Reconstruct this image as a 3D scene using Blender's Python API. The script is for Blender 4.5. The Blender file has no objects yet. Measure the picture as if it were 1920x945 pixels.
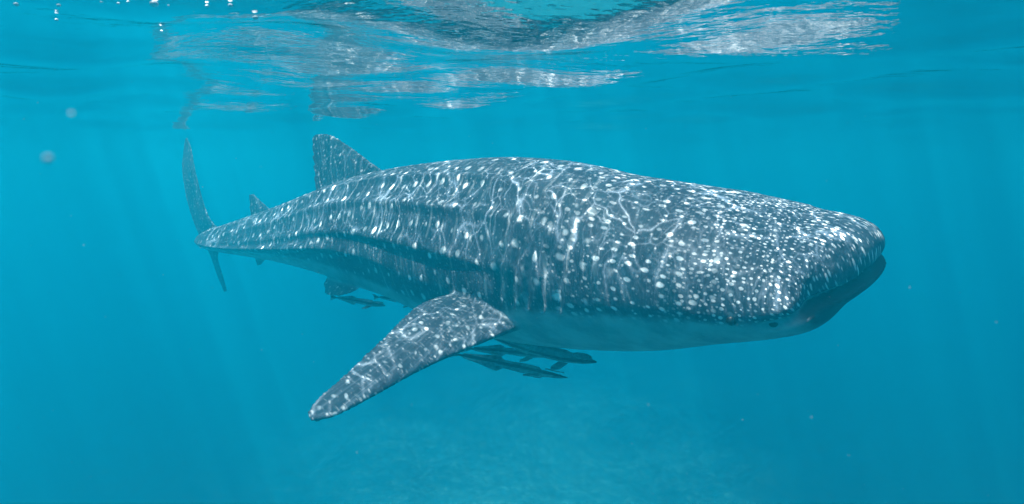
import bpy, bmesh, math, random
import numpy as np
from mathutils import Vector, Matrix
from mathutils.bvhtree import BVHTree

scene = bpy.context.scene
COL = scene.collection
rad = math.radians

# ------------------------------------------------------------------ camera
F = 1251.0                         # focal length in photograph pixels (1920 wide)
CAM = Vector((0.0, 0.0, -0.42))    # the sea surface is z = 0
PITCH = math.atan((472.5 - 310.0) / F)
cam_data = bpy.data.cameras.new('camera')
cam_data.sensor_width = 36.0
cam_data.lens = 36.0 * F / 1920.0
cam_data.clip_start = 0.02
cam_data.clip_end = 600.0
camera = bpy.data.objects.new('camera', cam_data)
camera.location = CAM
camera.rotation_euler = (math.pi / 2 - PITCH, 0, 0)
COL.objects.link(camera)
cam_data.dof.use_dof = True
cam_data.dof.focus_distance = 4.6
cam_data.dof.aperture_fstop = 5.0
scene.camera = camera

# ------------------------------------------------------------------ sky and sun
TO_SUN = Vector((-0.28, 0.0, 0.95)).normalized()
SUN_ELEV = math.asin(TO_SUN.z)
world = bpy.data.worlds.new('World')
scene.world = world
world.use_nodes = True
wn = world.node_tree
wn.nodes.clear()
w_out = wn.nodes.new('ShaderNodeOutputWorld')
w_bg = wn.nodes.new('ShaderNodeBackground')
w_sky = wn.nodes.new('ShaderNodeTexSky')
w_sky.sky_type = 'NISHITA'
w_sky.sun_disc = False
w_sky.sun_elevation = SUN_ELEV
w_sky.sun_rotation = math.atan2(TO_SUN.x, TO_SUN.y)
w_bg.inputs['Strength'].default_value = 0.10
wn.links.new(w_sky.outputs[0], w_bg.inputs['Color'])
wn.links.new(w_bg.outputs[0], w_out.inputs['Surface'])

sun_data = bpy.data.lights.new('sun', 'SUN')
sun_data.energy = 4.0
sun_data.angle = rad(0.5)
sun_data.color = (1.0, 0.97, 0.92)
sun = bpy.data.objects.new('sun', sun_data)
sun.rotation_euler = TO_SUN.to_track_quat('Z', 'Y').to_euler()
sun.location = (0, 0, 10)
COL.objects.link(sun)

scene.view_settings.view_transform = 'Standard'
scene.view_settings.look = 'None'
scene.view_settings.exposure = 0.9
scene.view_settings.gamma = 1.0
scene.view_settings.use_curve_mapping = False

scene.render.engine = 'CYCLES'
cy = scene.cycles
cy.use_denoising = True
try:
    cy.denoiser = 'OPENIMAGEDENOISE'
    cy.denoising_input_passes = 'RGB_ALBEDO_NORMAL'
    cy.denoising_prefilter = 'ACCURATE'
except Exception:
    pass
cy.max_bounces = 6
cy.diffuse_bounces = 2
cy.glossy_bounces = 3
cy.transmission_bounces = 2
cy.volume_bounces = 2
cy.transparent_max_bounces = 8
cy.sample_clamp_indirect = 6.0
cy.caustics_reflective = True
cy.caustics_refractive = False


# ------------------------------------------------------------------ helpers
def at(px, py, depth):
    """World point seen at a photograph pixel, at a given distance along the view axis."""
    x = (px - 960.0) / F * depth
    v = -(py - 472.5) / F * depth
    c, s = math.cos(PITCH), math.sin(PITCH)
    return Vector((CAM.x + x, CAM.y + depth * c + v * s, CAM.z - depth * s + v * c))


def tag(o, label=None, cat=None, group=None, kind=None):
    if label: o['label'] = label
    if cat: o['category'] = cat
    if group: o['group'] = group
    if kind: o['kind'] = kind
    return o


def mesh_obj(name, verts, faces, mat=None, parent=None, smooth=True):
    me = bpy.data.meshes.new(name)
    me.from_pydata([tuple(v) for v in verts], [], faces)
    me.update()
    if smooth:
        me.polygons.foreach_set('use_smooth', [True] * len(me.polygons))
    if mat: me.materials.append(mat)
    o = bpy.data.objects.new(name, me)
    COL.objects.link(o)
    if parent: o.parent = parent
    return o


def new_mat(name):
    m = bpy.data.materials.new(name)
    m.use_nodes = True
    m.node_tree.nodes.clear()
    return m, NT(m.node_tree)


class NT:
    """Short-hand for building node trees."""
    def __init__(self, tree):
        self.t = tree
    def n(self, kind, **props):
        nd = self.t.nodes.new(kind)
        for k, v in props.items():
            setattr(nd, k, v)
        return nd
    def put(self, sock, v):
        if isinstance(v, bpy.types.NodeSocket):
            self.t.links.new(v, sock)
        elif v is not None:
            sock.default_value = v
    def math(self, op, a, b=None, c=None, clamp=False):
        nd = self.n('ShaderNodeMath', operation=op, use_clamp=clamp)
        for i, v in enumerate((a, b, c)):
            self.put(nd.inputs[i], v)
        return nd.outputs[0]
    def vmath(self, op, a, b=None):
        nd = self.n('ShaderNodeVectorMath', operation=op)
        self.put(nd.inputs[0], a)
        if op == 'SCALE':
            self.put(nd.inputs['Scale'], b)
        else:
            self.put(nd.inputs[1], b)
        return nd.outputs[0]
    def mapr(self, v, a, b, c=0.0, d=1.0, kind='SMOOTHSTEP'):
        nd = self.n('ShaderNodeMapRange', interpolation_type=kind)
        for i, x in enumerate((v, a, b, c, d)):
            self.put(nd.inputs[i], x)
        return nd.outputs[0]
    def mixc(self, f, a, b, blend='MIX'):
        nd = self.n('ShaderNodeMix', data_type='RGBA', blend_type=blend)
        self.put(nd.inputs[0], f); self.put(nd.inputs[6], a); self.put(nd.inputs[7], b)
        return nd.outputs[2]
    def attr(self, name):
        return self.n('ShaderNodeAttribute', attribute_name=name)
    def noise(self, vec, scale, detail=3.0, rough=0.5, dims='3D', out=0, distortion=0.0):
        nd = self.n('ShaderNodeTexNoise', noise_dimensions=dims)
        self.put(nd.inputs['Vector'], vec)
        nd.inputs['Scale'].default_value = scale
        nd.inputs['Detail'].default_value = detail
        nd.inputs['Roughness'].default_value = rough
        nd.inputs['Distortion'].default_value = distortion
        return nd.outputs[out]
    def voronoi(self, vec, scale, feature='F1', rnd=1.0, dims='2D'):
        nd = self.n('ShaderNodeTexVoronoi', feature=feature, voronoi_dimensions=dims)
        self.put(nd.inputs['Vector'], vec)
        nd.inputs['Scale'].default_value = scale
        nd.inputs['Randomness'].default_value = rnd
        return nd
    def comb(self, x, y, z=0.0):
        nd = self.n('ShaderNodeCombineXYZ')
        for i, v in enumerate((x, y, z)):
            self.put(nd.inputs[i], v)
        return nd.outputs[0]
    def sep(self, v):
        nd = self.n('ShaderNodeSeparateXYZ')
        self.put(nd.inputs[0], v)
        return nd.outputs


# ------------------------------------------------------------------ materials
def water_surface_material():
    m, t = new_mat('water_surface')
    out = t.n('ShaderNodeOutputMaterial')
    pos = t.n('ShaderNodeNewGeometry').outputs['Position']
    # fine ripples on top of the modelled waves
    st = t.vmath('MULTIPLY', pos, (0.8, 1.3, 1.0))
    r1 = t.noise(st, 9.0, 3.0, 0.5)
    r2 = t.noise(st, 34.0, 2.0, 0.5)
    hgt = t.math('MULTIPLY_ADD', r2, 0.16, r1)
    bump = t.n('ShaderNodeBump')
    bump.inputs['Strength'].default_value = 1.0
    bump.inputs['Distance'].default_value = 0.005
    t.put(bump.inputs['Height'], hgt)
    nrm = bump.outputs[0]
    fres = t.n('ShaderNodeFresnel')
    fres.inputs['IOR'].default_value = 1.333
    t.put(fres.inputs['Normal'], nrm)
    # caustic net painted into the transparency colour, standing in for light focused by ripples
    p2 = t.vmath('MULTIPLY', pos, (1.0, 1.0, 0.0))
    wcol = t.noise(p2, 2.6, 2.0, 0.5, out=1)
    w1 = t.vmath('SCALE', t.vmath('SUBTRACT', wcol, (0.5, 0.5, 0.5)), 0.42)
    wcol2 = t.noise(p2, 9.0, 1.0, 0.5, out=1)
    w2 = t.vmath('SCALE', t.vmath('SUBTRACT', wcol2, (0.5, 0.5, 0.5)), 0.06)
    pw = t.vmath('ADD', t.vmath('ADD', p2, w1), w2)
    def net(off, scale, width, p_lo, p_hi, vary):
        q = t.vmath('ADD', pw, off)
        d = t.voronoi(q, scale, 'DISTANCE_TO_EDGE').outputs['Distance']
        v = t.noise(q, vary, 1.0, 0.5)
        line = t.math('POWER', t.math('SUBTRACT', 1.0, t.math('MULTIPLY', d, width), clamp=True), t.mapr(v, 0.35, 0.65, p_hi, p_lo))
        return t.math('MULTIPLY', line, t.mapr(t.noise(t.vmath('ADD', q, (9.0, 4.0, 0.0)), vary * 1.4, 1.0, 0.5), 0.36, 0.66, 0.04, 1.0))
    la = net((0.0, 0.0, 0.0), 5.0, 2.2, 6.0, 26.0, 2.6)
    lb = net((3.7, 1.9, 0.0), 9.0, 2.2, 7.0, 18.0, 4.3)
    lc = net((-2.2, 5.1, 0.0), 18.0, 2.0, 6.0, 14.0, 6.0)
    caustic_patches = t.mapr(t.noise(p2, 1.1, 2.0, 0.5), 0.32, 0.68, 0.55, 1.45)  # noise patches that vary the strength of the painted caustics
    caustic_tint = t.math('MULTIPLY', la, 6.6)
    caustic_tint = t.math('MULTIPLY_ADD', lb, 4.8, caustic_tint)
    caustic_tint = t.math('MULTIPLY_ADD', lc, 2.8, caustic_tint)
    caustic_tint = t.math('MULTIPLY', caustic_tint, caustic_patches)
    caustic_tint = t.math('ADD', caustic_tint, 0.47)
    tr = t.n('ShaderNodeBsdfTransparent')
    t.put(tr.inputs['Color'], t.comb(caustic_tint, caustic_tint, caustic_tint))
    gl = t.n('ShaderNodeBsdfGlossy')
    gl.inputs['Roughness'].default_value = 0.0
    gl.inputs['Color'].default_value = (1, 1, 1, 1)
    t.put(gl.inputs['Normal'], nrm)
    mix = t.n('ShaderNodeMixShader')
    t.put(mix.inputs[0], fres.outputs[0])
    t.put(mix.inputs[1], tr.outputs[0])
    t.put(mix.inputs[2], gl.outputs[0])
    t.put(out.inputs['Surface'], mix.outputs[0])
    return m


def haze_material():
    m, t = new_mat('sea_water_haze')
    out = t.n('ShaderNodeOutputMaterial')
    v = t.n('ShaderNodeVolumePrincipled')
    v.inputs['Color'].default_value = (0.003, 0.420, 0.572, 1)
    v.inputs['Absorption Color'].default_value = (0.0, 0.08, 0.15, 1)
    v.inputs['Density'].default_value = 0.118
    v.inputs['Anisotropy'].default_value = 0.5
    t.put(out.inputs['Volume'], v.outputs[0])
    return m


def sand_material():
    m, t = new_mat('pale_sand')
    out = t.n('ShaderNodeOutputMaterial')
    b = t.n('ShaderNodeBsdfPrincipled')
    pos = t.n('ShaderNodeNewGeometry').outputs['Position']
    a = t.noise(pos, 0.16, 4.0, 0.55)
    # one wide sand patch among darker weed and reef
    off = t.vmath('MULTIPLY', t.vmath('SUBTRACT', pos, (0.3, 21.0, 0.0)), (0.105, 0.04, 0.0))
    dist = t.n('ShaderNodeVectorMath', operation='LENGTH'); t.put(dist.inputs[0], off)
    edge = t.math('MULTIPLY_ADD', t.math('SUBTRACT', a, 0.5), 2.2, dist.outputs['Value'])
    c = t.mixc(t.mapr(edge, 0.1, 1.25), (0.30, 0.72, 0.60, 1), (0.035, 0.05, 0.035, 1))
    g = t.noise(pos, 30.0, 3.0, 0.6)
    c = t.mixc(t.mapr(g, 0.3, 0.7, 0.0, 0.1), c, (0.30, 0.29, 0.24, 1))
    t.put(b.inputs['Base Color'], c)
    b.inputs['Roughness'].default_value = 0.95
    bp = t.n('ShaderNodeBump'); bp.inputs['Distance'].default_value = 0.05
    t.put(bp.inputs['Height'], t.noise(pos, 1.0, 2.0, 0.5))
    t.put(b.inputs['Normal'], bp.outputs[0])
    t.put(out.inputs['Surface'], b.outputs[0])
    return m


def shark_material():
    m, t = new_mat('spotted_shark_skin')
    out = t.n('ShaderNodeOutputMaterial')
    b = t.n('ShaderNodeBsdfPrincipled')
    uv = t.attr('skin_uv').outputs['Vector']
    fuv = t.attr('fin_uv').outputs['Vector']
    fin = t.attr('fin').outputs['Fac']
    bel = t.attr('belly').outputs['Fac']
    jaw = t.attr('jaw').outputs['Fac']
    s, arc, _z = t.sep(uv)
    wob = t.vmath('SCALE', t.vmath('SUBTRACT', t.noise(uv, 7.0, 1.0, out=1), (0.5, 0.5, 0.5)), 0.035)
    uvw = t.vmath('ADD', uv, wob)

    def spots(vec, scale, rmin, rmax, rnd, soft=0.10):
        """Round pale marks, one per cell, of uneven size."""
        v = t.voronoi(vec, scale, 'F1', rnd)
        r, g, _b = t.sep(v.outputs['Color'])
        radius = t.mapr(r, 0.0, 1.0, rmin, rmax, 'LINEAR')
        d = t.math('SUBTRACT', radius, v.outputs['Distance'])
        d = t.math('ADD', d, t.math('MULTIPLY', t.math('SUBTRACT', t.noise(vec, scale * 2.6, 2.0, 0.6), 0.5), 0.16))
        k = t.mapr(d, -soft, soft)
        return t.math('MULTIPLY', k, t.mapr(g, 0.0, 1.0, 0.6, 1.0, 'LINEAR'))

    head = t.mapr(s, 0.50, 1.0, 1.0, 0.0)
    mid = t.math('MULTIPLY', t.mapr(s, 0.40, 0.80), t.mapr(s, 1.15, 1.8, 1.0, 0.0))
    body = t.mapr(s, 0.95, 1.5)
    sp_h = t.math('MULTIPLY', spots(t.vmath('MULTIPLY', uvw, (0.85, 1.1, 1.0)), 30.0, 0.06, 0.29, 0.7, 0.07), head)
    sp_m = t.math('MULTIPLY', spots(t.vmath('MULTIPLY', uvw, (0.8, 1.1, 1.0)), 15.0, 0.04, 0.235, 0.6, 0.07), mid)
    sp_b = t.math('MULTIPLY', spots(t.vmath('MULTIPLY', uvw, (1.0, 0.85, 1.0)), 6.4, 0.07, 0.15, 0.36, 0.055), body)
    sp_t = t.math('MULTIPLY', spots(uvw, 27.0, -0.15, 0.20, 0.95), 0.42)
    sp = t.math('MAXIMUM', t.math('MAXIMUM', sp_h, sp_m), t.math('MAXIMUM', sp_b, sp_t))
    # faint pale bars between the columns of spots
    wv = t.math('COSINE', t.math('MULTIPLY', t.math('ADD', t.sep(uvw)[0], t.math('MULTIPLY', t.noise(uv, 2.0, 2.0), 0.06)), 2 * math.pi * 6.4))
    bars = t.math('MULTIPLY', t.math('MULTIPLY', t.mapr(wv, 0.80, 1.0), body), 0.30)
    bars = t.math('MULTIPLY', bars, t.mapr(t.noise(uv, 6.0, 3.0, 0.6), 0.42, 0.62))
    sp = t.math('MAXIMUM', sp, bars)
    fw = t.vmath('ADD', fuv, t.vmath('SCALE', t.vmath('SUBTRACT', t.noise(fuv, 11.0, 2.0, out=1), (0.5, 0.5, 0.5)), 0.05))
    sp_f = t.math('MAXIMUM', t.math('MULTIPLY', spots(t.vmath('MULTIPLY', fw, (1.15, 0.8, 1.0)), 15.0, -0.02, 0.20, 0.9, 0.10), 0.8),
                  t.math('MULTIPLY', spots(t.vmath('MULTIPLY', fw, (1.5, 0.6, 1.0)), 30.0, -0.05, 0.26, 0.95, 0.14), 0.30))
    mark = t.n('ShaderNodeMix', data_type='FLOAT')
    t.put(mark.inputs[0], fin); t.put(mark.inputs[2], sp); t.put(mark.inputs[3], sp_f)
    mk = mark.outputs[0]

    tone = t.noise(uv, 3.0, 4.0, 0.6)
    base = t.mixc(t.mapr(tone, 0.3, 0.7), (0.023, 0.038, 0.058, 1), (0.056, 0.077, 0.103, 1))
    grain = t.noise(t.vmath('MULTIPLY', uv, (1.0, 0.30, 1.0)), 85.0, 3.0, 0.65)
    base = t.mixc(t.mapr(grain, 0.45, 0.72, 0.0, 0.5), base, (0.17, 0.21, 0.25, 1))
    # back to pale belly
    edge = t.math('ADD', bel, t.math('MULTIPLY', t.math('SUBTRACT', t.noise(uv, 9.0, 4.0, 0.6), 0.5), 0.5))
    bmask = t.math('MULTIPLY', t.mapr(edge, 0.36, 0.72), t.math('SUBTRACT', 1.0, fin, clamp=True))
    col = t.mixc(mk, base, (0.74, 0.76, 0.74, 1))
    pale = t.mixc(t.mapr(t.noise(uv, 5.0, 5.0, 0.65), 0.35, 0.65), (0.26, 0.30, 0.32, 1), (0.44, 0.48, 0.48, 1))
    col = t.mixc(bmask, col, pale)
    col = t.mixc(jaw, col, (0.022, 0.032, 0.042, 1))
    t.put(b.inputs['Base Color'], col)
    b.inputs['Roughness'].default_value = 0.55
    b.inputs['Specular IOR Level'].default_value = 0.12
    bp = t.n('ShaderNodeBump')
    bp.inputs['Strength'].default_value = 0.5
    bp.inputs['Distance'].default_value = 0.006
    t.put(bp.inputs['Height'], t.noise(uv, 40.0, 3.0, 0.6))
    t.put(b.inputs['Normal'], bp.outputs[0])
    t.put(out.inputs['Surface'], b.outputs[0])
    return m


def simple_material(name, c1, c2, scale, rough=0.5, spec=0.2):
    m, t = new_mat(name)
    out = t.n('ShaderNodeOutputMaterial')
    b = t.n('ShaderNodeBsdfPrincipled')
    tc = t.n('ShaderNodeTexCoord').outputs['Object']
    t.put(b.inputs['Base Color'], t.mixc(t.mapr(t.noise(tc, scale, 3.0), 0.35, 0.65), (*c1, 1), (*c2, 1)))
    b.inputs['Roughness'].default_value = rough
    b.inputs['Specular IOR Level'].default_value = spec
    t.put(out.inputs['Surface'], b.outputs[0])
    return m


def remora_material():
    m, t = new_mat('remora_skin')
    out = t.n('ShaderNodeOutputMaterial')
    b = t.n('ShaderNodeBsdfPrincipled')
    tc = t.n('ShaderNodeTexCoord').outputs['Object']
    x, y, z = t.sep(tc)
    stripe = t.mapr(t.math('ABSOLUTE', t.math('SUBTRACT', z, 0.004)), 0.006, 0.014, 0.0, 1.0)
    c = t.mixc(stripe, (0.03, 0.04, 0.045, 1), (0.36, 0.41, 0.41, 1))
    c = t.mixc(t.mapr(t.noise(tc, 30.0, 3.0), 0.35, 0.7, 0.0, 0.5), c, (0.04, 0.05, 0.055, 1))
    t.put(b.inputs['Base Color'], c)
    b.inputs['Roughness'].default_value = 0.75
    b.inputs['Specular IOR Level'].default_value = 0.1
    t.put(out.inputs['Surface'], b.outputs[0])
    return m


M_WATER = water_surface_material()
M_HAZE = haze_material()
M_SAND = sand_material()
M_SHARK = shark_material()
M_REMORA = remora_material()
M_EYE = simple_material('dark_eye', (0.006, 0.007, 0.008), (0.012, 0.012, 0.014), 40.0, 0.4, 0.3)
M_RIM = simple_material('pale_eye_rim', (0.10, 0.12, 0.14), (0.05, 0.065, 0.08), 60.0)
M_BUBBLE = simple_material('milky_bubble', (0.92, 0.94, 0.95), (0.86, 0.90, 0.92), 20.0, 0.25, 0.5)
M_SPECK = simple_material('drifting_speck', (0.46, 0.50, 0.51), (0.34, 0.38, 0.40), 60.0, 0.8)

# ------------------------------------------------------------------ the sea: surface, bed, water body
rng = np.random.RandomState(11)


def wave_height(x, y):
    """Wind ripples and short waves, each train fading out where the mesh gets too coarse for it."""
    h = np.zeros_like(x)
    r = np.hypot(x, y - 2.5)
    g = np.random.RandomState(21)
    for lam, amp, n in ((3.2, 0.022, 3), (1.3, 0.0180, 4), (0.7, 0.0055, 5), (0.3, 0.0008, 6)):
        fade = np.exp(-(r / (26.0 * lam)) ** 2)
        for _ in range(n):
            l = lam * g.uniform(0.75, 1.3)
            a = g.uniform(-1.15, 1.15) + rad(80)
            k = 2 * math.pi / l
            ph = g.uniform(0, 2 * math.pi)
            arg = k * (math.cos(a) * x + math.sin(a) * y) + ph
            h += amp * g.uniform(0.6, 1.2) * fade * (np.sin(arg) + 0.18 * np.sin(2 * arg + 0.6)) / math.sqrt(n) * 1.3
    return h


def graded(n, k, half, centre):
    u = np.linspace(-1, 1, n)
    return np.sinh(k * u) / math.sinh(k) * half + centre


def grid_faces(nx, ny):
    i = np.arange(nx * ny).reshape(ny, nx)
    q = np.stack([i[:-1, :-1], i[:-1, 1:], i[1:, 1:], i[1:, :-1]], -1).reshape(-1, 4)
    return q


def numpy_mesh(name, verts, quads, mat):
    me = bpy.data.meshes.new(name)
    nv, nq = len(verts), len(quads)
    me.vertices.add(nv)
    me.vertices.foreach_set('co', np.ascontiguousarray(verts, dtype=np.float32).ravel())
    me.loops.add(nq * 4)
    me.loops.foreach_set('vertex_index', np.ascontiguousarray(quads, dtype=np.int32).ravel())
    me.polygons.add(nq)
    me.polygons.foreach_set('loop_start', np.arange(0, nq * 4, 4, dtype=np.int32))
    me.update(calc_edges=True)
    me.polygons.foreach_set('use_smooth', np.ones(nq, dtype=bool))
    me.materials.append(mat)
    o = bpy.data.objects.new(name, me)
    COL.objects.link(o)
    return o


gx, gy = np.meshgrid(graded(560, 5.6, 170.0, 0.0), graded(560, 5.6, 170.0, 2.6))
gz = wave_height(gx, gy)
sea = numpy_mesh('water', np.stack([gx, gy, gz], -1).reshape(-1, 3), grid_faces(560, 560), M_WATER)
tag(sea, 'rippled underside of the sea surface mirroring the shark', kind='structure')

bx, by = np.meshgrid(graded(150, 3.0, 172.0, 0.0), graded(150, 3.0, 172.0, 12.0))
bz = -12.3 + 0.20 * np.sin(bx * 0.21 + 0.5) * np.cos(by * 0.17) + 0.18 * np.sin(bx * 0.55 + by * 0.38)
bed = numpy_mesh('seabed', np.stack([bx, by, bz], -1).reshape(-1, 3), grid_faces(150, 150), M_SAND)
tag(bed, 'pale sandy sea floor fading into blue water', kind='structure')

hz = []
for z in (-15.2, 0.30):
    for x, y in ((-180, -170), (180, -170), (180, 195), (-180, 195)):
        hz.append((x, y, z))
haze = mesh_obj('haze', hz, [(0, 3, 2, 1), (4, 5, 6, 7), (0, 1, 5, 4), (1, 2, 6, 5), (2, 3, 7, 6), (3, 0, 4, 7)], M_HAZE, smooth=False)
tag(haze, 'clear blue sea water filling the whole scene', kind='stuff')


# ------------------------------------------------------------------ whale shark
def spline(pts, n, power=1.0):
    """Catmull-Rom through rows of pts (any columns), n samples, even in the row parameter."""
    p = np.asarray(pts, dtype=float)
    p = np.vstack([2 * p[0] - p[1], p, 2 * p[-1] - p[-2]])
    m = len(pts) - 1
    u = np.linspace(0, 1, n) ** power * m
    i = np.minimum(u.astype(int), m - 1)
    f = (u - i)[:, None]
    a, b, c, d = p[i], p[i + 1], p[i + 2], p[i + 3]
    return 0.5 * (2 * b + (c - a) * f + (2 * a - 5 * b + 4 * c - d) * f ** 2 + (3 * b - a - 3 * c + d) * f ** 3)


# photograph column, top, widest level, underside (rows), distance, half width, roll (degrees), squareness
BODY = [
    (1628, 430, 510, 566, 3.42, 0.60, 14, 1.95),
    (1570, 414, 499, 583, 3.53, 0.64, 14, 1.88),
    (1500, 394, 504, 597, 3.65, 0.67, 14, 1.85),
    (1420, 372, 503, 614, 3.78, 0.68, 14, 1.80),
    (1345, 356, 499, 630, 3.91, 0.68, 14, 1.80),
    (1250, 336, 499, 646, 4.10, 0.68, 13, 1.80),
    (1150, 315, 503, 650, 4.35, 0.68, 11, 1.85),
    (1050, 300, 498, 646, 4.65, 0.68, 10, 1.95),
    (950, 296, 488, 632, 5.00, 0.66, 8, 2.0),
    (850, 302, 470, 598, 5.40, 0.61, 7, 2.0),
    (760, 314, 455, 562, 5.80, 0.53, 6, 1.95),
    (680, 332, 450, 537, 6.20, 0.455, 5, 1.85),
    (600, 360, 456, 508, 6.70, 0.375, 4, 1.7),
    (530, 386, 459, 490, 7.15, 0.30, 3, 1.55),
    (470, 406, 461, 480, 7.55, 0.235, 2, 1.45),
    (420, 422, 460, 473, 7.90, 0.175, 0, 1.45),
    (390, 432, 456, 467, 8.20, 0.12, 0, 1.5),
    (374, 440, 452, 461, 8.50, 0.06, 0, 1.6),
]
rows = []
for px, yt, yw, yb, dep, w, roll, sq in BODY:
    c = at(px, yw, dep)
    rows.append((c.x, c.y, c.z, (yw - yt) * dep / F, (yb - yw) * dep / F, w, roll, sq))
NS, NT_ = 340, 168
st = spline(rows, NS, 1.7)
C = st[:, :3]
seg = np.linalg.norm(np.diff(C, axis=0), axis=1)
S_LEN = np.concatenate([[0], np.cumsum(seg)])
BODY_LEN = S_LEN[-1]
tan = np.gradient(C, axis=0)
tan /= np.linalg.norm(tan, axis=1)[:, None]        # points from snout to tail
up0 = np.array([0, 0, 1.0])
side = np.cross(tan, up0); side /= np.linalg.norm(side, axis=1)[:, None]
# the flank that faces the camera must be +side
if np.dot(side[NS // 2], np.array([0, -1.0, 0])) < 0:
    side = -side
up = np.cross(side, tan); up *= np.sign(up[:, 2:3]); up /= np.linalg.norm(up, axis=1)[:, None]
rl = np.radians(st[:, 6])[:, None]
up_r = up * np.cos(rl) + side * np.sin(rl)         # roll the back towards the camera
side_r = side * np.cos(rl) - up * np.sin(rl)
up, side = up_r, side_r

th = np.linspace(0, 2 * math.pi, NT_, endpoint=False)   # 0 = ridge of the back, pi/2 = camera flank
P = np.zeros((NS, NT_, 3))
ARC = np.zeros((NS, NT_))
for i in range(NS):
    ht, hb, w, sq = st[i, 3], st[i, 4], st[i, 5], st[i, 7]
    q = S_LEN[i]
    # broad blunt head: rounded in plan, steep in profile
    w *= max(0.03, 1 - (1 - min(q / 0.40, 1)) ** 2.5) ** 0.5
    ht *= max(0.03, 1 - (1 - min(q / 0.22, 1)) ** 2.4) ** 0.5
    hb *= max(0.03, 1 - (1 - min(q / 0.34, 1)) ** 2.2) ** 0.5
    cs, sn = np.cos(th), np.sin(th)
    nb = 1.9
    e = np.where(cs > 0, 2.0 / sq, 2.0 / nb)
    a = w * np.sign(sn) * np.abs(sn) ** e
    b = np.where(cs > 0, ht, hb) * np.sign(cs) * np.abs(cs) ** e
    s = S_LEN[i]
    thn = np.where(th > math.pi, 2 * math.pi - th, th)
    # long ridges down the flank
    k = np.clip((s - 1.5) / 1.0, 0, 1) * np.clip((BODY_LEN - s) / 0.8, 0, 1)
    r = 1.0 + k * (0.045 * np.exp(-((thn - 0.50) / 0.05) ** 2) + 0.054 * np.exp(-((thn - 0.88) / 0.06) ** 2)
                   + 0.052 * np.exp(-((thn - 1.28) / 0.07) ** 2))
    # keel that sharpens towards the tail
    kk = np.clip((s - 3.0) / 2.5, 0, 1)
    r += kk * 0.16 * np.exp(-((thn - 1.55) / 0.10) ** 2)
    P[i] = C[i] + np.outer(a * r, side[i]) + np.outer(b * r, up[i])
    d = np.linalg.norm(np.diff(P[i], axis=0), axis=1)
    arc = np.concatenate([[0], np.cumsum(d)])
    tot = arc[-1] + np.linalg.norm(P[i, 0] - P[i, -1])
    ARC[i] = np.where(th > math.pi, -(tot - arc), arc)

S_ALL = S_LEN; NR = NS
SG = np.repeat(S_ALL[:, None], NT_, 1)
THN = np.repeat(np.where(th > math.pi, 2 * math.pi - th, th)[None], NR, 0)
CEN, SID, UPV, TAN = C, side, up, tan

# mouth: a groove round the blunt front, lower jaw set below it
LOC_U = np.einsum('ijk,ik->ij', P - CEN[:, None], UPV)
LOC_S = np.einsum('ijk,ik->ij', P - CEN[:, None], SID)
mouth_lv = -0.025 - 0.015 * np.clip(SG / 0.36, 0, 1)
mfade = np.clip((0.44 - SG) / 0.10, 0, 1)
groove = np.exp(-((LOC_U - mouth_lv) / 0.024) ** 2) * mfade
inward = CEN[:, None] + np.repeat(TAN[:, None], NT_, 1) * 0.25 - P
inward[..., :] -= UPV[:, None] * np.einsum('ijk,ik->ij', inward, UPV)[..., None]
inward /= np.linalg.norm(inward, axis=2)[..., None] + 1e-6
P += inward * (groove * 0.065)[..., None]
below = np.clip((mouth_lv - LOC_U - 0.01) / 0.03, 0, 1) * np.clip((0.30 - SG) / 0.22, 0, 1)
P -= np.repeat(TAN[:, None], NT_, 1) * (below * 0.05)[..., None]
JAW = np.clip((mouth_lv - LOC_U + 0.01) / 0.02, 0, 1) * np.clip((0.27 - SG) / 0.10, 0, 1)
# gill slits
for g in range(5):
    sg = 1.42 + 0.11 * g
    slit = np.exp(-((SG - sg - 0.10 * (THN - 1.2)) / 0.014) ** 2) * np.clip((THN - 0.98) / 0.1, 0, 1) * np.clip((1.72 - THN) / 0.1, 0, 1)
    inn = CEN[:, None] - P
    inn /= np.linalg.norm(inn, axis=2)[..., None]
    P += inn * (slit * 0.035)[..., None]

verts = P.reshape(-1, 3)
faces = []
for i in range(NR - 1):
    for j in range(NT_):
        k = (j + 1) % NT_
        faces.append((i * NT_ + j, i * NT_ + k, (i + 1) * NT_ + k, (i + 1) * NT_ + j))
faces.append(tuple(range(NT_ - 1, -1, -1)))
faces.append(tuple((NR - 1) * NT_ + j for j in range(NT_)))


def fin_mesh(stations, n=26, m=22):
    """A fin from root to tip: rows of (leading point, trailing point, thickness)."""
    rows_ = [(*a, *b, th_) for a, b, th_ in stations]
    sp_ = spline(rows_, n)
    vs, fs = [], []
    le, te = sp_[:, :3], sp_[:, 3:6]
    span = np.gradient((le + te) / 2, axis=0)
    for i in range(n):
        ch = te[i] - le[i]
        nm = np.cross(ch, span[i]); nm /= np.linalg.norm(nm) + 1e-9
        for j in range(m):
            a = 2 * math.pi * j / m
            u = 0.5 - 0.5 * math.cos(a)
            prof = 1.45 * math.sqrt(max(u, 0)) * (1 - u) ** 0.8 + 0.10 * math.sin(math.pi * u) ** 0.5
            vs.append(le[i] + ch * u + nm * sp_[i, 6] * 0.5 * prof * (1 if a < math.pi else -1))
    for i in range(n - 1):
        for j in range(m):
            k = (j + 1) % m
            fs.append((i * m + j, i * m + k, (i + 1) * m + k, (i + 1) * m + j))
    fs.append(tuple(range(m - 1, -1, -1)))
    fs.append(tuple((n - 1) * m + j for j in range(m)))
    return np.array(vs), fs


def fst(lx, ly, ld, tx, ty, td, thick):
    return (at(lx, ly, ld), at(tx, ty, td), thick)


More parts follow.
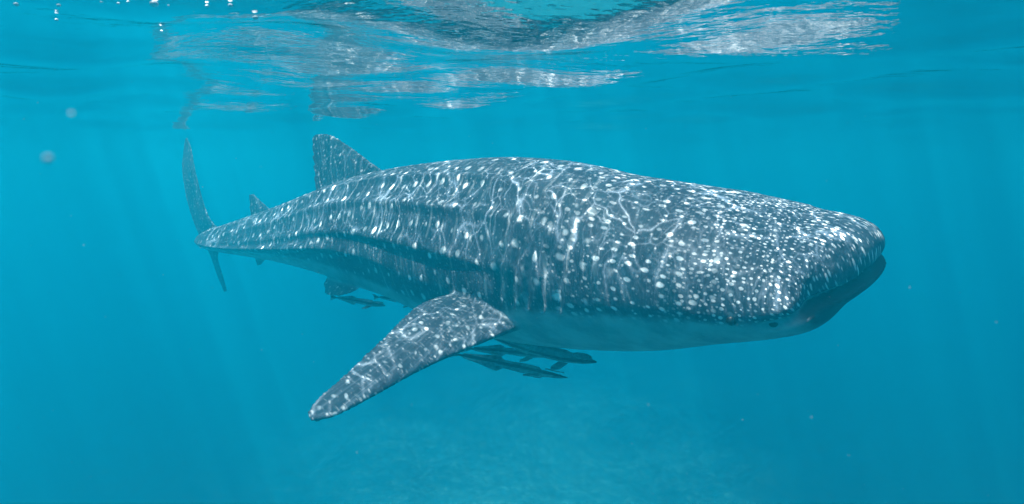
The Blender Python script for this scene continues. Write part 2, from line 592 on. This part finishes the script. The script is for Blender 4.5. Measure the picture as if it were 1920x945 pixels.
FINS = {
    'pectoral': [fst(1075, 562, 4.42, 955, 500, 4.85, .28), fst(1000, 604, 4.19, 905, 536, 4.58, .24), fst(918, 638, 4.05, 792, 566, 4.38, .13),
                 fst(800, 690, 3.94, 716, 634, 4.10, .09), fst(700, 745, 3.76, 642, 704, 3.86, .07), fst(636, 779, 3.66, 596, 744, 3.72, .05),
                 fst(598, 791, 3.62, 576, 768, 3.64, .035), fst(584, 792, 3.61, 574, 779, 3.62, .02)],
    'far_pectoral': [fst(1030, 545, 5.35, 930, 525, 5.65, .17), fst(1010, 556, 5.75, 905, 545, 6.0, .14), fst(975, 575, 6.15, 900, 566, 6.4, .10),
                     fst(945, 590, 6.5, 905, 585, 6.6, .06), fst(930, 598, 6.7, 920, 597, 6.72, .03)],
    'dorsal': [fst(760, 360, 5.88, 592, 400, 6.72, .11), fst(722, 322, 6.02, 590, 362, 6.72, .085), fst(690, 299, 6.16, 588, 330, 6.72, .07), fst(655, 273, 6.36, 585, 292, 6.74, .055),
               fst(628, 256, 6.50, 584, 262, 6.75, .04), fst(612, 250, 6.58, 590, 251, 6.72, .025)],
    'rear_dorsal': [fst(530, 410, 7.20, 468, 425, 7.62, .06), fst(508, 392, 7.32, 468, 402, 7.62, .05), fst(488, 375, 7.46, 467, 381, 7.63, .04), fst(475, 363, 7.54, 467, 364, 7.62, .03)],
    'upper_tail': [fst(425, 440, 7.95, 378, 452, 8.60, .10), fst(395, 412, 8.10, 364, 420, 8.80, .07), fst(378, 366, 8.24, 349, 372, 8.90, .055),
                   fst(365, 312, 8.38, 341, 318, 8.94, .045), fst(359, 278, 8.52, 343, 284, 8.92, .035), fst(351, 258, 8.72, 347, 260, 8.88, .025)],
    'lower_tail': [fst(420, 450, 8.05, 382, 455, 8.55, .07), fst(408, 482, 8.3, 396, 484, 8.75, .05), fst(417, 515, 8.5, 407, 517, 8.85, .035), fst(426, 546, 8.7, 420, 548, 8.85, .025)],
    'pelvic': [fst(705, 500, 5.96, 625, 495, 6.38, .07), fst(690, 524, 5.86, 615, 514, 6.28, .055), fst(668, 545, 5.80, 606, 533, 6.22, .04), fst(640, 555, 5.84, 607, 553, 6.16, .025)],
    'far_pelvic': [fst(715, 488, 6.42, 640, 486, 6.86, .07), fst(700, 510, 6.58, 630, 508, 6.98, .055), fst(672, 528, 6.72, 622, 528, 7.02, .035), fst(650, 538, 6.80, 625, 538, 6.98, .02)],
    'anal': [fst(510, 468, 7.30, 476, 468, 7.56, .04), fst(500, 484, 7.34, 478, 486, 7.54, .03), fst(490, 497, 7.44, 482, 499, 7.52, .02)],
}
fin_sources = []
all_v, all_f = [verts], list(faces)
off = len(verts)
for name, stn in FINS.items():
    fv, ff = fin_mesh(stn)
    all_v.append(fv)
    all_f += [tuple(i + off for i in f) for f in ff]
    off += len(fv)
    root = (np.array(stn[0][0]) + np.array(stn[0][1])) / 2
    tip = (np.array(stn[-1][0]) + np.array(stn[-1][1])) / 2
    ax = (tip - root) / np.linalg.norm(tip - root)
    ch = np.array(stn[1][1]) - np.array(stn[1][0])
    ch -= ax * np.dot(ch, ax); ch /= np.linalg.norm(ch)
    fin_sources.append((BVHTree.FromPolygons([tuple(v) for v in fv], ff), root, ax, ch))

raw = mesh_obj('whale_shark', np.vstack(all_v), all_f)
bm = bmesh.new(); bm.from_mesh(raw.data)
bmesh.ops.recalc_face_normals(bm, faces=bm.faces)
bm.to_mesh(raw.data); bm.free()
md = raw.modifiers.new('skin', 'REMESH'); md.mode = 'VOXEL'; md.voxel_size = 0.0125; md.use_smooth_shade = True
sm = raw.modifiers.new('soften', 'SMOOTH'); sm.factor = 0.5; sm.iterations = 5
dg = bpy.context.evaluated_depsgraph_get()
me = bpy.data.meshes.new_from_object(raw.evaluated_get(dg), depsgraph=dg)
raw.modifiers.clear()
raw.data = me
me.name = 'whale_shark'
me.materials.clear(); me.materials.append(M_SHARK)
me.polygons.foreach_set('use_smooth', np.ones(len(me.polygons), dtype=bool))
shark = raw

tris, tri_src = [], []
for i in range(NR - 1):
    for j in range(NT_):
        k = (j + 1) % NT_
        A_, B_, C_, D_ = i * NT_ + j, i * NT_ + k, (i + 1) * NT_ + k, (i + 1) * NT_ + j
        tris += [(A_, B_, C_), (A_, C_, D_)]
body_tree = BVHTree.FromPolygons([tuple(v) for v in verts], tris)
src_s, src_arc, src_th, src_jaw = SG.ravel(), ARC.ravel(), THN.ravel(), JAW.ravel()
nv = len(me.vertices)
co = np.empty(nv * 3, dtype=np.float32); me.vertices.foreach_get('co', co); co = co.reshape(-1, 3)
uvA, fuvA = np.zeros((nv, 3), np.float32), np.zeros((nv, 3), np.float32)
finA, belA, jawA = np.zeros(nv, np.float32), np.zeros(nv, np.float32), np.zeros(nv, np.float32)
for i in range(nv):
    p = Vector(co[i])
    loc, nrm, idx, dist = body_tree.find_nearest(p)
    ia, ib, ic = tris[idx]
    va, vb, vc = verts[ia], verts[ib], verts[ic]
    l = np.array(loc)
    e0, e1, e2 = vb - va, vc - va, l - va
    d00, d01, d11, d20, d21 = e0 @ e0, e0 @ e1, e1 @ e1, e2 @ e0, e2 @ e1
    den = d00 * d11 - d01 * d01
    if abs(den) < 1e-14:
        wts = (1.0, 0.0, 0.0)
    else:
        v_ = (d11 * d20 - d01 * d21) / den; w_ = (d00 * d21 - d01 * d20) / den
        wts = (1 - v_ - w_, v_, w_)
    arcs = np.array((src_arc[ia], src_arc[ib], src_arc[ic]))
    a_ = arcs[0] if arcs.max() - arcs.min() > 0.5 else wts[0] * arcs[0] + wts[1] * arcs[1] + wts[2] * arcs[2]
    s_ = wts[0] * src_s[ia] + wts[1] * src_s[ib] + wts[2] * src_s[ic]
    t_ = wts[0] * src_th[ia] + wts[1] * src_th[ib] + wts[2] * src_th[ic]
    uvA[i] = (s_, a_, 0)
    edge_th = float(np.interp(s_, (0.0, 1.6, 2.6, 3.6, 5.5), (1.64, 1.68, 1.95, 2.02, 1.80)))
    belA[i] = 0.5 + (t_ - edge_th) * 2.2
    jawA[i] = wts[0] * src_jaw[ia] + wts[1] * src_jaw[ib] + wts[2] * src_jaw[ic]
    if dist > 0.004:
        best = None
        for tree, root, ax, ch in fin_sources:
            r_ = tree.find_nearest(p, 0.12)
            if r_[0] is not None and (best is None or r_[3] < best[0]):
                best = (r_[3], root, ax, ch)
        if best:
            q = co[i] - best[1]
            fuvA[i] = (q @ best[2], q @ best[3], 0)
            finA[i] = min(1.0, max(0.0, (dist - 0.008) / 0.04))
for nm, typ, arr, key in (('skin_uv', 'FLOAT_VECTOR', uvA, 'vector'), ('fin_uv', 'FLOAT_VECTOR', fuvA, 'vector'),
                          ('fin', 'FLOAT', finA, 'value'), ('belly', 'FLOAT', belA, 'value'), ('jaw', 'FLOAT', jawA, 'value')):
    at_ = me.attributes.new(nm, typ, 'POINT')
    at_.data.foreach_set(key, np.ascontiguousarray(arr, dtype=np.float32).ravel())
tag(shark, 'huge white-spotted slate-blue whale shark swimming just below the surface', 'whale shark')


def body_hit(px, py):
    """Point on the shark's skin that the camera meets in that direction."""
    d = (at(px, py, 1.0) - CAM).normalized()
    loc, nrm, idx, dist = body_tree.ray_cast(CAM, d)
    return loc, (nrm if nrm.dot(d) < 0 else -nrm)


def ico(name, r, sub, mat, loc, scale=(1, 1, 1), parent=None, jitter=0.0, seed=0):
    b_ = bmesh.new()
    bmesh.ops.create_icosphere(b_, subdivisions=sub, radius=r)
    g = random.Random(seed)
    for v in b_.verts:
        k = 1 + jitter * g.uniform(-1, 1)
        v.co = Vector((v.co.x * scale[0] * k, v.co.y * scale[1] * k, v.co.z * scale[2] * k))
    me_ = bpy.data.meshes.new(name); b_.to_mesh(me_); b_.free()
    me_.polygons.foreach_set('use_smooth', [True] * len(me_.polygons))
    me_.materials.append(mat)
    o = bpy.data.objects.new(name, me_); COL.objects.link(o)
    o.location = loc
    if parent: o.parent = parent
    return o


hit, hn = body_hit(1371, 602)
if hit is not None:
    eye = ico('eye', 0.026, 3, M_EYE, hit - hn * 0.006, parent=shark)
hit, hn = body_hit(1452, 606)
if hit is not None:
    nos = ico('nostril', 0.026, 3, M_EYE, hit - hn * 0.016, (1.3, 1.0, 0.8), parent=shark)


# ------------------------------------------------------------------ remoras
def make_remora(name, head, tail, bend, depth_k=1.0):
    """Slim fish from tail to head: tapered body, long back and belly fins, tail fin, side fins, sucker disc on the crown."""
    head, tail = Vector(head), Vector(tail)
    L = (head - tail).length
    n, m = 40, 16
    prof = [(0.0, .006), (.03, .014), (.10, .030), (.22, .045), (.36, .050), (.55, .042), (.72, .028), (.86, .017), (.95, .012), (1.0, .010)]
    xs = np.linspace(0, 1, n)
    hs = np.interp(xs, [p[0] for p in prof], [p[1] for p in prof])
    vs, fs = [], []
    def cen(u):
        return np.array((L * (0.5 - u), bend * L * math.sin(u * math.pi * 1.3) * u, 0.0))
    for i in range(n):
        c = cen(xs[i])
        for j in range(m):
            a = 2 * math.pi * j / m
            hgt = hs[i] * L * depth_k
            flat = 0.55 if (xs[i] < .24 and math.sin(a) > 0) else 1.0
            vs.append((c[0], c[1] + math.cos(a) * hgt * (1.15 - 0.4 * min(1, xs[i] * 2.2)), math.sin(a) * hgt * flat))
    for i in range(n - 1):
        for j in range(m):
            k = (j + 1) % m
            fs.append((i * m + j, i * m + k, (i + 1) * m + k, (i + 1) * m + j))
    fs.append(tuple(range(m))); fs.append(tuple((n - 1) * m + j for j in range(m - 1, -1, -1)))

    def plate(outline, thick, axis):
        """Closed thin fin from an outline of (u along body, height); thickness across."""
        base = len(vs); q = len(outline)
        for sgn in (1, -1):
            for u, z in outline:
                c = cen(min(max(u, 0), 1)) + np.array((-(max(u - 1, 0)) * L, 0, 0))
                if axis == 'z':
                    vs.append((c[0], c[1] + sgn * thick, z * L))
                else:
                    vs.append((c[0], c[1] + z * L, -0.012 * L + sgn * thick - abs(z) * L * 0.35))
        fs.append(tuple(base + i for i in range(q)))
        fs.append(tuple(base + q + i for i in range(q - 1, -1, -1)))
        for i in range(q):
            k = (i + 1) % q
            fs.append((base + i, base + q + i, base + q + k, base + k))
    plate([(.56, .030), (.62, .062), (.66, .058), (.78, .036), (.92, .020), (.92, .006), (.56, .02)], .002, 'z')
    plate([(.56, -.030), (.92, -.006), (.92, -.020), (.78, -.038), (.66, -.062), (.62, -.066)], .002, 'z')
    plate([(.96, .0), (.97, .014), (1.05, .042), (1.085, .050), (1.07, .015), (1.07, -.015), (1.085, -.050), (1.05, -.042), (.97, -.014)], .002, 'z')
    for sg in (1, -1):
        plate([(.22, sg * .045), (.26, sg * .10), (.33, sg * .125), (.34, sg * .10), (.30, sg * .045)], .002, 'y')
    base = len(vs)
    o = mesh_obj(name, vs, fs, M_REMORA)
    b_ = bmesh.new(); b_.from_mesh(o.data); bmesh.ops.recalc_face_normals(b_, faces=b_.faces); b_.to_mesh(o.data); b_.free()
    disc = []
    df = []
    for i in range(12):
        a = 2 * math.pi * i / 12
        disc.append((L * (.5 - .115) + math.cos(a) * L * .085, math.sin(a) * L * .034, L * .027))
    for i in range(12):
        a = 2 * math.pi * i / 12
        disc.append((L * (.5 - .115) + math.cos(a) * L * .078, math.sin(a) * L * .029, L * .036))
    for i in range(12):
        k = (i + 1) % 12
        df.append((i, k, 12 + k, 12 + i))
    df.append(tuple(range(12, 24)))
    mesh_obj('sucker_disc', disc, df, M_REMORA, o, smooth=False)
    for sg in (1, -1):
        ico('eye', L * .0085, 2, M_EYE, (L * .435, sg * L * .022, L * .004), parent=o)
    d = (head - tail).normalized()
    sidev = Vector((0, 0, 1)).cross(d).normalized()
    upv = d.cross(sidev)
    mt = Matrix((d, sidev, upv)).transposed().to_4x4()
    mt.translation = (head + tail) / 2
    o.matrix_world = mt
    return o


REMORAS = [
    ((1118, 679, 4.45), (914, 634, 4.95), -0.03, 1.05, 'dark remora nearest the shark chin, uppermost of those below the pectoral fin'),
    ((1064, 708, 4.40), (856, 664, 4.75), 0.06, 0.8, 'lowest remora under the pectoral fin, its slim body slightly bent'),
    ((1040, 668, 4.95), (880, 652, 5.35), 0.04, 0.8, 'paler remora half hidden between the two darker ones under the pectoral fin'),
    ((722, 573, 5.70), (628, 557, 6.05), 0.02, 0.9, 'small dark remora beneath the pelvic fin'),
    ((792, 568, 5.62), (708, 556, 5.95), 0.02, 0.8, 'faint remora just behind the rear edge of the pectoral fin'),
]
for hd, tl, bend, dk, lab in REMORAS:
    o = make_remora('remora', at(*hd), at(*tl), bend, dk)
    o.rotation_euler.rotate_axis('X', rad((len(lab) * 37) % 50 - 25))
    tag(o, lab, 'fish', 'remoras swimming under the shark')

# ------------------------------------------------------------------ bubbles and drifting specks
BUB = [(30, 8, 7, 'leftmost of the small white air bubbles at the top'), (110, 10, 6, None), (190, 4, 4, None), (222, 6, 4, None), (240, 3, 4, None),
       (289, 7, 12, 'largest white air bubble touching the water surface at the top'), (316, 10, 3, None), (388, 11, 5, None),
       (432, 10, 7, None), (479, 33, 8, 'white air bubble hanging lowest in front of the shark reflection'), (303, 58, 4, None), (106, 37, 5, None)]
for i, (px, py, rp, lab) in enumerate(BUB):
    dep = 0.6
    while dep < 3.0:
        p_ = at(px, py, dep)
        if p_.z > float(wave_height(np.array(p_.x), np.array(p_.y))) - 0.012:
            break
        dep += 0.02
    o = ico('air_bubble', rp * 0.5 * dep / F * 1.25, 3, M_BUBBLE, at(px, py, dep), (1.0, 1.0, 0.72), jitter=0.02, seed=i)
    tag(o, lab or 'tiny white air bubble floating just under the surface', 'bubble', 'air bubbles under the surface')
sp1 = ico('drifting_speck', 0.0016, 3, M_SPECK, at(90, 297, 0.26), (1.0, 0.8, 0.72), jitter=0.03, seed=40)
tag(sp1, 'larger pale speck drifting in open water level with the tail tip', 'speck')
sp2 = ico('drifting_speck', 0.0010, 3, M_SPECK, at(134, 213, 0.30), (1.0, 0.8, 0.7), jitter=0.03, seed=41)
tag(sp2, 'smaller pale speck drifting just below the rippled surface', 'speck')
# fine suspended matter, too small and too many to count
g = random.Random(9)
fv, ff = [], []
for _ in range(170):
    d_ = g.uniform(0.7, 4.2)
    c_ = at(g.uniform(-40, 1960), g.uniform(120, 940), d_)
    r_ = g.uniform(0.0005, 0.0013) * (0.6 + 0.25 * d_)
    b0 = len(fv)
    for q_ in ((1, 0, 0), (-1, 0, 0), (0, 1, 0), (0, -1, 0), (0, 0, 1), (0, 0, -1)):
        fv.append(c_ + Vector(q_) * r_ * g.uniform(0.6, 1.2))
    ff += [(b0 + a, b0 + b, b0 + c) for a, b, c in ((0, 2, 4), (2, 1, 4), (1, 3, 4), (3, 0, 4), (2, 0, 5), (1, 2, 5), (3, 1, 5), (0, 3, 5))]
snow = mesh_obj('suspended_matter', fv, ff, M_SPECK)
tag(snow, 'fine pale flecks suspended in the blue water', kind='stuff')
